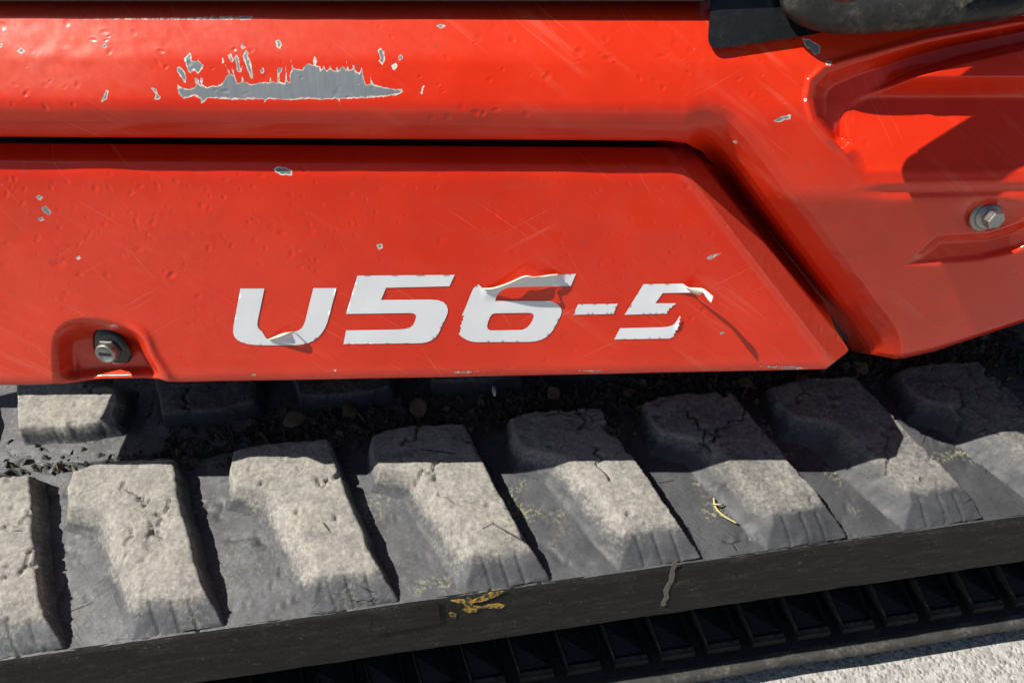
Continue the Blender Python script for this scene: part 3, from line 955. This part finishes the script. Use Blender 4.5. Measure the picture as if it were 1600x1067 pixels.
lo_ = PD(np.array(173.), np.array(545.5), np.array(-.0095))
lax = FN + np.array([-.10, 0, .0]); lax /= np.linalg.norm(lax)
lathe("lock_nut", lo_, lax, [(.0104, 0), (.0104, .0030), (.0098, .0038), (.0085, .0040)], M_NUT, LOCK, 48, hexr=True, smooth=False)
lathe("lock_cylinder", lo_, lax, [(.0084, .003), (.0084, .0075), (.0080, .0085), (.0070, .0090), (.0066, .0084), (.0001, .0084)], M_STEEL, LOCK, 48)
sl = lo_ + lax * .0086
ex_ = np.cross(np.array([0, 0, 1.0]), lax); ex_ /= -np.linalg.norm(ex_)
ey_ = np.cross(lax, ex_)
V_ = [sl + ex_ * a + ey_ * b + lax * c for c in (0, .0004) for a, b in ((-.0046, -.0011), (.0046, -.0011), (.0046, .0011), (-.0046, .0011))]
link_mesh("key_slot", V_, [(4, 5, 6, 7), (0, 1, 5, 4), (1, 2, 6, 5), (2, 3, 7, 6), (3, 0, 4, 7)], M_SLOT, LOCK, smooth=False)

# --- hex bolt on the right-hand body
bu, bw = 1538.0, 335.0
bd0 = float(shell_d(np.array([[bu]]), np.array([[bw]]))[0, 0])
bo = PD(np.array(bu), np.array(bw), np.array(bd0 - .001))
BOLT = empty("bolt", tuple(bo - np.array(BODY.location)))
BOLT.parent = BODY
BOLT["label"] = "plated hex bolt with flange washer"
bax = np.array([.20, -.93, .30])
lathe("washer", bo, bax, [(.0122, 0), (.0122, .0022), (.0112, .0030), (.0070, .0030)], M_ZINC, BOLT, 40)
lathe("flange", bo, bax, [(.0098, .0028), (.0098, .0042), (.0085, .0056), (.0060, .0060)], M_STEEL, BOLT, 40)
lathe("bolt_head", bo, bax, [(.0070, .005), (.0070, .0118), (.0062, .0126), (.0054, .0124), (.0001, .0122)], M_STEEL, BOLT, 48, hexr=True, smooth=False)

# ------------------------------------------------------------------ rubber track
PHI = math.radians(8.2)
Z_BELT = CAM_H - .65
TRACK = empty("rubber_track", (0.0, 0.257, 0.0), PHI,
              "worn black rubber crawler track with dusty tread lugs", "track")
H_LUG = .0240
TW = .390
X0, X1 = -.95, .95


def dust_of(x):
    return np.interp(x, [-.6, -.35, -.1, .1, .25, .45], [1.0, 1.0, .88, .72, .48, .36])


# belt top with torn middle strip
xs = np.concatenate([np.arange(X0, -.56, .02), np.arange(-.56, .56, .0022), np.arange(.56, X1, .02)])
ys = np.concatenate([np.arange(0, .165, .003), np.arange(.165, .215, .0015), np.arange(.215, TW + .001, .005)])
BX, BY = np.meshgrid(xs, ys)
BZ = Z_BELT + .0012 * fbm(BX * 22, BY * 22, 2) + .0005 * fbm(BX * 130, BY * 130, 4)
tear = fbm(BX * 45, BY * 60, 6, 4) * 1.0 + .25 - np.abs(BY - .186) / .011
BZ = BZ - .022 * sstep(.02, .10, tear)
gash = np.abs(fbm(BX * 16 + 7, BY * 30, 11, 3))
BZ = BZ - .003 * sstep(.035, .0, gash) * sstep(-.2, .25, fbm(BX * 9, BY * 9, 12))
at = {"tc": np.stack([BX, BY, BZ], -1).reshape(-1, 3), "hgt": np.zeros(BX.size), "dust": dust_of(BX).ravel(), "lichen": sstep(-.22, .0, BX).ravel() * .9 + .25}
belt = link_mesh("belt", np.stack([BX, BY, BZ], -1).reshape(-1, 3), grid_faces(len(ys), len(xs))[:, ::-1], M_LUG, TRACK, world=False, attrs=at)

# thick outer edge of the belt (upper run): crease, sloping flank, rounded foot
prof = [(.0015, 0), (-.002, -.0012), (-.004, -.005), (-.009, -.022), (-.0145, -.042), (-.019, -.057), (-.0205, -.064), (-.019, -.069), (-.008, -.073), (.03, -.075), (.36, -.075), (TW, -.06), (TW, -.004)]
xs = np.concatenate([np.arange(X0, -.56, .04), np.arange(-.56, .56, .004), np.arange(.56, X1, .04)])
PY = np.array([p[0] for p in prof]); PZ = np.array([p[1] for p in prof])
X_, I_ = np.meshgrid(xs, np.arange(len(prof)))
Yb = PY[I_]; Zb = Z_BELT + PZ[I_]
nz = fbm(X_ * 30, I_ * 1.3, 21)
Yb = Yb + .0005 * nz * (I_ > 2) * (I_ < 8); Zb = Zb + .0022 * fbm(X_ * 45, I_ * 3.1, 23) * (I_ > 5) * (I_ < 9)
link_mesh("belt_edge", np.stack([X_, Yb, Zb], -1).reshape(-1, 3), grid_faces(len(prof), len(xs)), M_SIDE, TRACK, world=False)

# tread lugs
LUG = np.array([(3, 171), (16, 128), (30, 85), (46, 38), (60, 7), (61, 1), (-18, 1), (-26, 12), (-41, 40), (-56, 70), (-70, 100), (-86, 109), (-101, 115), (-103, 140), (-100, 170), (-96, 174), (-50, 176)]) / 1000.0


def make_lug(seed, x0, far=False):
    st = .0016
    gx_, gy_ = np.meshgrid(np.arange(-.116, .074, st), np.arange(-.006, .184, st))
    r_ = np.random.default_rng(seed)
    ox_, oy_ = r_.uniform(0, 50, 2)
    wx = gx_ + .0015 * fbm(gx_ * 60 + ox_, gy_ * 60 + oy_, 30)
    wy = gy_ + .0015 * fbm(gx_ * 60 + ox_, gy_ * 60 + oy_, 34)
    sd = poly_sd(LUG, wx, wy)
    # slope widths: steep on the right flank and the inner end, gentler on the left, long ramp at the outer end
    wd = np.full(gx_.shape, .0056)
    leftness = sstep(.02, -.02, gx_ + (gy_ - .085) * .42 + .012)
    wd = wd + .024 * leftness * sstep(.150, .10, gy_) + .004 * sstep(-.070, -.100, gx_)
    chipn = fbm(gx_ * 95 + ox_, gy_ * 95 + oy_, 40, 3)
    bite = sstep(.35, .7, fbm(gx_ * 28 + oy_, gy_ * 34 + ox_, 44, 3))
    sd2 = sd - .0022 * np.clip(chipn, 0, 1) - .008 * bite * sstep(-.03, .01, gx_ + (gy_ - .085) * .33)
    tt_ = np.clip(sd2 / wd, 0, 1)
    h = (sstep(0, 1, tt_) * .5 + tt_ ** .85 * .5) * H_LUG
    ramp = np.interp(gy_ + .004 * fbm(gx_ * 40 + ox_, gy_ * 8, 47), [-.003, .004, .016, .032, .045], [.0008, .0045, .0135, .0215, H_LUG])
    h = np.minimum(h, ramp + .0006)
    top = sstep(.016, .0233, h)
    # crumbly crown, gouges, one or two deep cuts, moulded nicks in the outer ramp
    h = h + top * (.0011 * fbm(gx_ * 55 + ox_, gy_ * 55, 50, 3) + .0006 * fbm(gx_ * 260 + ox_, gy_ * 260, 53, 2))
    pits = sstep(.62, .88, fbm(gx_ * 85 + oy_, gy_ * 85 + ox_, 56, 2))
    h = h - top * .004 * pits
    for _ in range(r_.integers(3, 7)):
        ax_, ay_ = r_.uniform(-.07, .03), r_.uniform(.05, .15)
        an = r_.uniform(-.9, 1.9); ln = r_.uniform(.015, .05)
        pts = [(ax_ + ln * t * math.cos(an) + r_.normal() * .003, ay_ + ln * t * math.sin(an) + r_.normal() * .003) for t in np.linspace(0, 1, 9)]
        dl = line_dist(pts, gx_, gy_)
        h = h - r_.uniform(.002, .006) * sstep(r_.uniform(.0014, .0022), .0002, dl) * (h > .006)
    for k in range(3):
        cx = .002 + k * .0165 + r_.uniform(-.002, .002)
        dl = line_dist([(cx + .004, .002), (cx - .002, .024)], gx_, gy_)
        h = h - .0024 * sstep(.0017, .0003, dl)
    h = np.where(sd > .0002, h, -.0025 + 0 * h)
    z = Z_BELT + h + .0012 * 0
    keep = ((sd[:-1, :-1] > -.0035) | (sd[1:, 1:] > -.0035)) & (gy_[:-1, :-1] > .0006)
    hg = np.clip(h / H_LUG, 0, 1.1)
    hgt = np.maximum(sstep(.40, .98, hg), .72 * np.maximum(leftness, sstep(-.07, -.09, gx_)) * sstep(.05, .7, hg)) * sstep(.012, .034, gy_ + .004 * chipn)
    d_ = float(dust_of(x0))
    V_ = np.stack([gx_, gy_, z - Z_BELT], -1).reshape(-1, 3)
    F_ = grid_faces(*gx_.shape, keep=keep)[:, ::-1]
    V_, F_, A_ = compact(V_, F_, {"tc": np.stack([gx_ + x0, gy_ + (1.3 if far else 0), z - Z_BELT], -1).reshape(-1, 3), "hgt": hgt.ravel(), "dust": (dust_of(x0 + gx_ * .8) if not far else np.interp(x0 - gx_, [-.42, -.30], [1.0, .08])).ravel(), "lichen": (np.full(gx_.size, .35))})  # far row: dust cut below the door, painting its shade into the colour
    if far:
        V_ = V_ * np.array([-1, -1, 1])
    o = link_mesh("tread_lug", V_, F_, M_LUG, TRACK, world=False, attrs=A_)
    o.location = (x0, TW if far else 0.0, Z_BELT)
    return o


PITCH_L = .1395
for k, x0 in enumerate((-.443, -.311, -.161, -.025, .116, .257, .393, .534)):
    make_lug(97 + k, x0)
for k in range(-3, 4):
    make_lug(200 + k, -.474 + .003 + (k + 1) * PITCH_L, True)

# lower run: inner face, scuffed rim, ground lugs, row of moulded pads
Z_LOW = CAM_H - .862
prof = [(.36, 0), (.10, 0), (.055, -.001), (.012, -.008), (-.030, -.012), (-.038, -.0105), (-.043, -.013), (-.044, -.020), (-.041, -.030), (-.030, -.0355), (.36, -.0355)]
PY = np.array([p[0] for p in prof]); PZ = np.array([p[1] for p in prof])
X_, I_ = np.meshgrid(xs, np.arange(len(prof)))
Yb = PY[I_] + .0020 * fbm(X_ * 12, 0 * X_, 61) * (I_ > 3)
Zb = np.maximum(Z_LOW + PZ[I_] + .0022 * fbm(X_ * 9, I_ * .0, 62) * (I_ > 2) * (I_ < 9), .0085)
fm = np.repeat([0, 0, 0, 0, 1, 1, 1, 0, 0, 0], len(xs) - 1)
link_mesh("lower_belt", np.stack([X_, Yb, Zb], -1).reshape(-1, 3), grid_faces(len(prof), len(xs))[:, ::-1], M_DARK, TRACK, world=False, mats=[M_DARK, M_RIM], fmat=fm)
pad_me = None
PP = .0535
outl = [(-.0195, -.022), (.0195, -.022), (.0215, .012), (.0215, .098), (-.0215, .098), (-.0215, .012)]
lev = [(1.0, -.012), (.97, .014), (.94, .0175), (.89, .0165), (.85, .012)]
for k in range(-11, 17):
    if pad_me is None:
        V_ = []
        for sc_, z_ in lev:
            for a, b in outl: V_.append((a * sc_ - (b - .05) * .18, .055 + (b - .055) * sc_, z_))
        V_ = np.array(V_)
        V_[:len(outl)][:, 2] = [-.0075, -.0075, -.004, -.004, -.004, -.004]
        V_[:, 2] = np.where(V_[:, 1] < .016, V_[:, 2] * .35 - .004, V_[:, 2])
        m = len(outl); fs = []
        for L in range(len(lev) - 1):
            for j in range(m): fs.append((L * m + j, L * m + (j + 1) % m, (L + 1) * m + (j + 1) % m, (L + 1) * m + j))
        fs.append(tuple(range((len(lev) - 1) * m, len(lev) * m)))
        o = link_mesh("inner_pad", V_, fs, M_PAD, TRACK, smooth=False, world=False, mats=[M_PAD, M_RIM],
                      fmat=[0] * m + [0] * m + [1] * m + [0] * m + [0])
        pad_me = o.data
    else:
        o = bpy.data.objects.new("inner_pad", pad_me); COL.objects.link(o); o.parent = TRACK
    o.location = (k * PP + .012, 0, Z_LOW + .001)

# ground-side lugs of the lower run
gl_me = None
for k in range(-6, 8):
    if gl_me is None:
        o = box("ground_lug", (-.034, -.016, -.012), (.034, .15, .014), M_DARK, TRACK, .004, False); gl_me = o.data
    else:
        o = bpy.data.objects.new("ground_lug", gl_me); COL.objects.link(o); o.parent = TRACK
    o.location = (k * PITCH_L, 0.004, .0125)

# marks on the edge of the belt: yellow paint, pale trickle, moulded plate, mud knobs
def on_edge(u, v, lift=.0012):
    """point on the sloping outer flank of the upper run, track coordinates"""
    r = rays(np.array(float(u)), np.array(float(v)))
    c, s_ = math.cos(PHI), math.sin(PHI)
    rl = np.array([r[0] * c + r[1] * s_, -r[0] * s_ + r[1] * c, r[2]])
    o_ = np.array([-.257 * s_, -.257 * c, CAM_H])
    nrm = np.array([0, -.064 + .005, -(-.031 + .004)]); nrm = np.array([0, -.059, .0168]); nrm /= np.linalg.norm(nrm)
    p0 = np.array([0, -.004, Z_BELT - .005]) + nrm * lift
    t = ((p0 - o_) @ nrm) / (rl @ nrm)
    return o_ + rl * t


def patch(name, poly, mat, lift=.0014, label=None):
    poly = np.array(poly, float)
    r = delaunay_2d_cdt([Vector(p) for p in poly], [(i, (i + 1) % len(poly)) for i in range(len(poly))], [], 1, 1e-5)
    V_ = np.array([on_edge(p[0], p[1], lift) for p in r[0]])
    F_ = [tuple(f)[::-1] for f in r[2]]
    o = link_mesh(name, V_, F_, mat, TRACK, smooth=False, world=False)
    so_ = o.modifiers.new("thickness", 'SOLIDIFY'); so_.thickness = .0004
    if label: o["label"] = label
    return o


patch("paint_smear", ZS(530, 707, 2.963, [(515, 685), (545, 680), (585, 678), (600, 668), (620, 682), (650, 668), (700, 648), (765, 640), (735, 662), (690, 680), (660, 690), (625, 694), (612, 704), (650, 712), (690, 703), (740, 698), (775, 708), (745, 722), (690, 720), (655, 718), (630, 738), (590, 742), (570, 728), (585, 712), (575, 700), (545, 694)]), M_YELLOW, .0009, "smear of yellow paint")
patch("paint_smear", ZS(530, 707, 2.963, [(508, 742), (530, 738), (545, 745), (535, 772), (528, 760), (512, 758)]), M_YELLOW, .0009)
patch("mud_trickle", ZS(530, 707, 2.963, [(1545, 508), (1562, 505), (1566, 520), (1552, 545), (1555, 565), (1548, 598), (1534, 615), (1524, 645), (1527, 672), (1512, 690), (1516, 702), (1500, 712), (1488, 706), (1494, 688), (1506, 668), (1500, 640), (1508, 622), (1526, 594), (1528, 566), (1536, 545)]), M_RIM2, .0009, "pale trickle of dried mud")
patch("moulded_plate", ZS(530, 707, 2.963, [(160, 740), (458, 690), (470, 790), (150, 845)]), M_SIDE, .0016, "raised moulded plate on the belt edge")

# ------------------------------------------------------------------ undercarriage behind the track
UND = box("undercarriage_frame", (-1.1, .92, .04), (1.1, 1.5, .44), M_FRAME, None, .01)
tag(UND, "dark steel undercarriage frame in shade behind the track", "frame")

# ------------------------------------------------------------------ debris
def t2w(x, y, z):
    c, s_ = math.cos(PHI), math.sin(PHI)
    return (x * c - y * s_, .257 + x * s_ + y * c, z)


def leaf(pos, size, rz, tilt, label):
    n_ = 7
    V_ = []
    for i in range(n_):
        t = i / (n_ - 1)
        w_ = math.sin(math.pi * min(1, t * 1.02 + .02)) ** .8 * .42
        for j in (-1, -.5, 0, .5, 1):
            V_.append((size * (t - .5), size * w_ * j + random.uniform(-.03, .03) * size, size * (.16 * abs(j) ** 1.5 * w_ + .10 * math.sin(t * 3)) + random.uniform(-.06, .06) * size))
    F_ = []
    for i in range(n_ - 1):
        for j in range(4): F_.append((i * 5 + j, (i + 1) * 5 + j, (i + 1) * 5 + j + 1, i * 5 + j + 1))
    o = link_mesh("dead_leaf", V_, F_, M_LEAF)
    o.location = pos; o.rotation_euler = (tilt, tilt * .6, rz)
    so_ = o.modifiers.new("thickness", 'SOLIDIFY'); so_.thickness = .0004
    tag(o, label, "leaf", "dead leaves in the groove of the track")
    return o


LV = [(460, 655, .03, "curled brown leaf in the dark groove below the letter U"), (545, 640, .026, "small dry leaf in the dark groove below the first digit 5"),
      (655, 635, .030, "broad dry leaf in the dark groove below the digit 6"), (865, 612, .022, "upright dry leaf in the shade below the hyphen"),
      (985, 612, .02, "small leaf in the shade below the torn digit"), (1165, 597, .022, "pale leaf scrap right under the door's lower edge near its corner"),
      (1255, 592, .022, "leaf scrap beneath the cut corner of the door"), (1345, 573, .024, "dry leaf under the gap between door and body")]
for (u, v, sz, lb) in LV:
    r = rays(np.array(float(u)), np.array(float(v)))
    t = -(CAM_H - (Z_BELT + .012)) / r[2]
    p = r * t
    leaf((p[0], p[1], Z_BELT + .010), sz * .8, random.uniform(0, 6), random.uniform(-.5, .5), lb)


def onbelt(u, v, h=.003):
    r = rays(np.array(float(u)), np.array(float(v)))
    t = -(CAM_H - (Z_BELT + h)) / r[2]
    p = r * t
    return (p[0], p[1], Z_BELT + h)


st = tube("straw", catmull([onbelt(1115, 778, .004), onbelt(1118, 792, .004), onbelt(1130, 805, .006), onbelt(1151, 817, .005)], 6), .0009, M_STRAW, None, 8)
tag(st, "bent yellow straw lying between two lugs", "straw")
st = tube("straw", [onbelt(1114, 787, .006), onbelt(1122, 788, .007), onbelt(1131, 788, .005)], .0008, M_STRAW, None, 8)
tag(st, "tiny straw stub crossing the bent straw", "straw")
sd_ = tube("seed_husk", [onbelt(771, 603, .03), onbelt(772, 610, .03), onbelt(773, 618, .03)], [.0012, .0022, .0012], M_SEED, None, 10)
tag(sd_, "pale seed husk caught in the dark gap under the door", "seed")

# crumbs of soil and chopped plant bits packed between the two rows of lugs
cr_v, cr_f, cr_m = [], [], []
for k in range(2600):
    x = random.uniform(-.50, .62)
    if x < -.33 and random.random() < .8: continue
    y = .192 + random.gauss(0, .017)
    r_ = abs(random.gauss(0, .0022)) + .0008
    c_ = np.array(t2w(x, y, Z_BELT + r_ * .4 + (.004 * random.random() if x > -.36 else 0)))
    st_ = random.choice([1, 1, 1, 2.8])
    ang = random.uniform(0, 6.28)
    q = np.array([(1, 0, -.5), (-.5, .87, -.5), (-.5, -.87, -.5), (.1, 0, .8), (.5, .5, .3)]) * r_ + np.array([[random.gauss(0, .2) * r_ for _ in range(3)] for _ in range(5)])
    q[:, 0] *= st_; q[:, 1] /= st_ ** .5
    q = q @ np.array([[math.cos(ang), math.sin(ang), 0], [-math.sin(ang), math.cos(ang), 0], [0, 0, 1]])
    b_ = len(cr_v)
    cr_v += [tuple(c_ + a) for a in q]
    cr_f += [(b_, b_ + 2, b_ + 1), (b_, b_ + 1, b_ + 4), (b_ + 4, b_ + 1, b_ + 3), (b_ + 1, b_ + 2, b_ + 3), (b_ + 2, b_, b_ + 3), (b_, b_ + 4, b_ + 3)]
    cr_m += [0 if random.random() < .8 else 1] * 6
M_SOIL = mat_simple("soil_crumbs", (0.085, 0.075, 0.06), .95, 0, 300, .5, .5, .0006)
crumbs = link_mesh("soil_crumbs", cr_v, cr_f, M_SOIL, smooth=False, mats=[M_SOIL, M_LEAF], fmat=cr_m)
tag(crumbs, "dark soil and plant crumbs packed between the lug rows", "soil", kind="stuff")
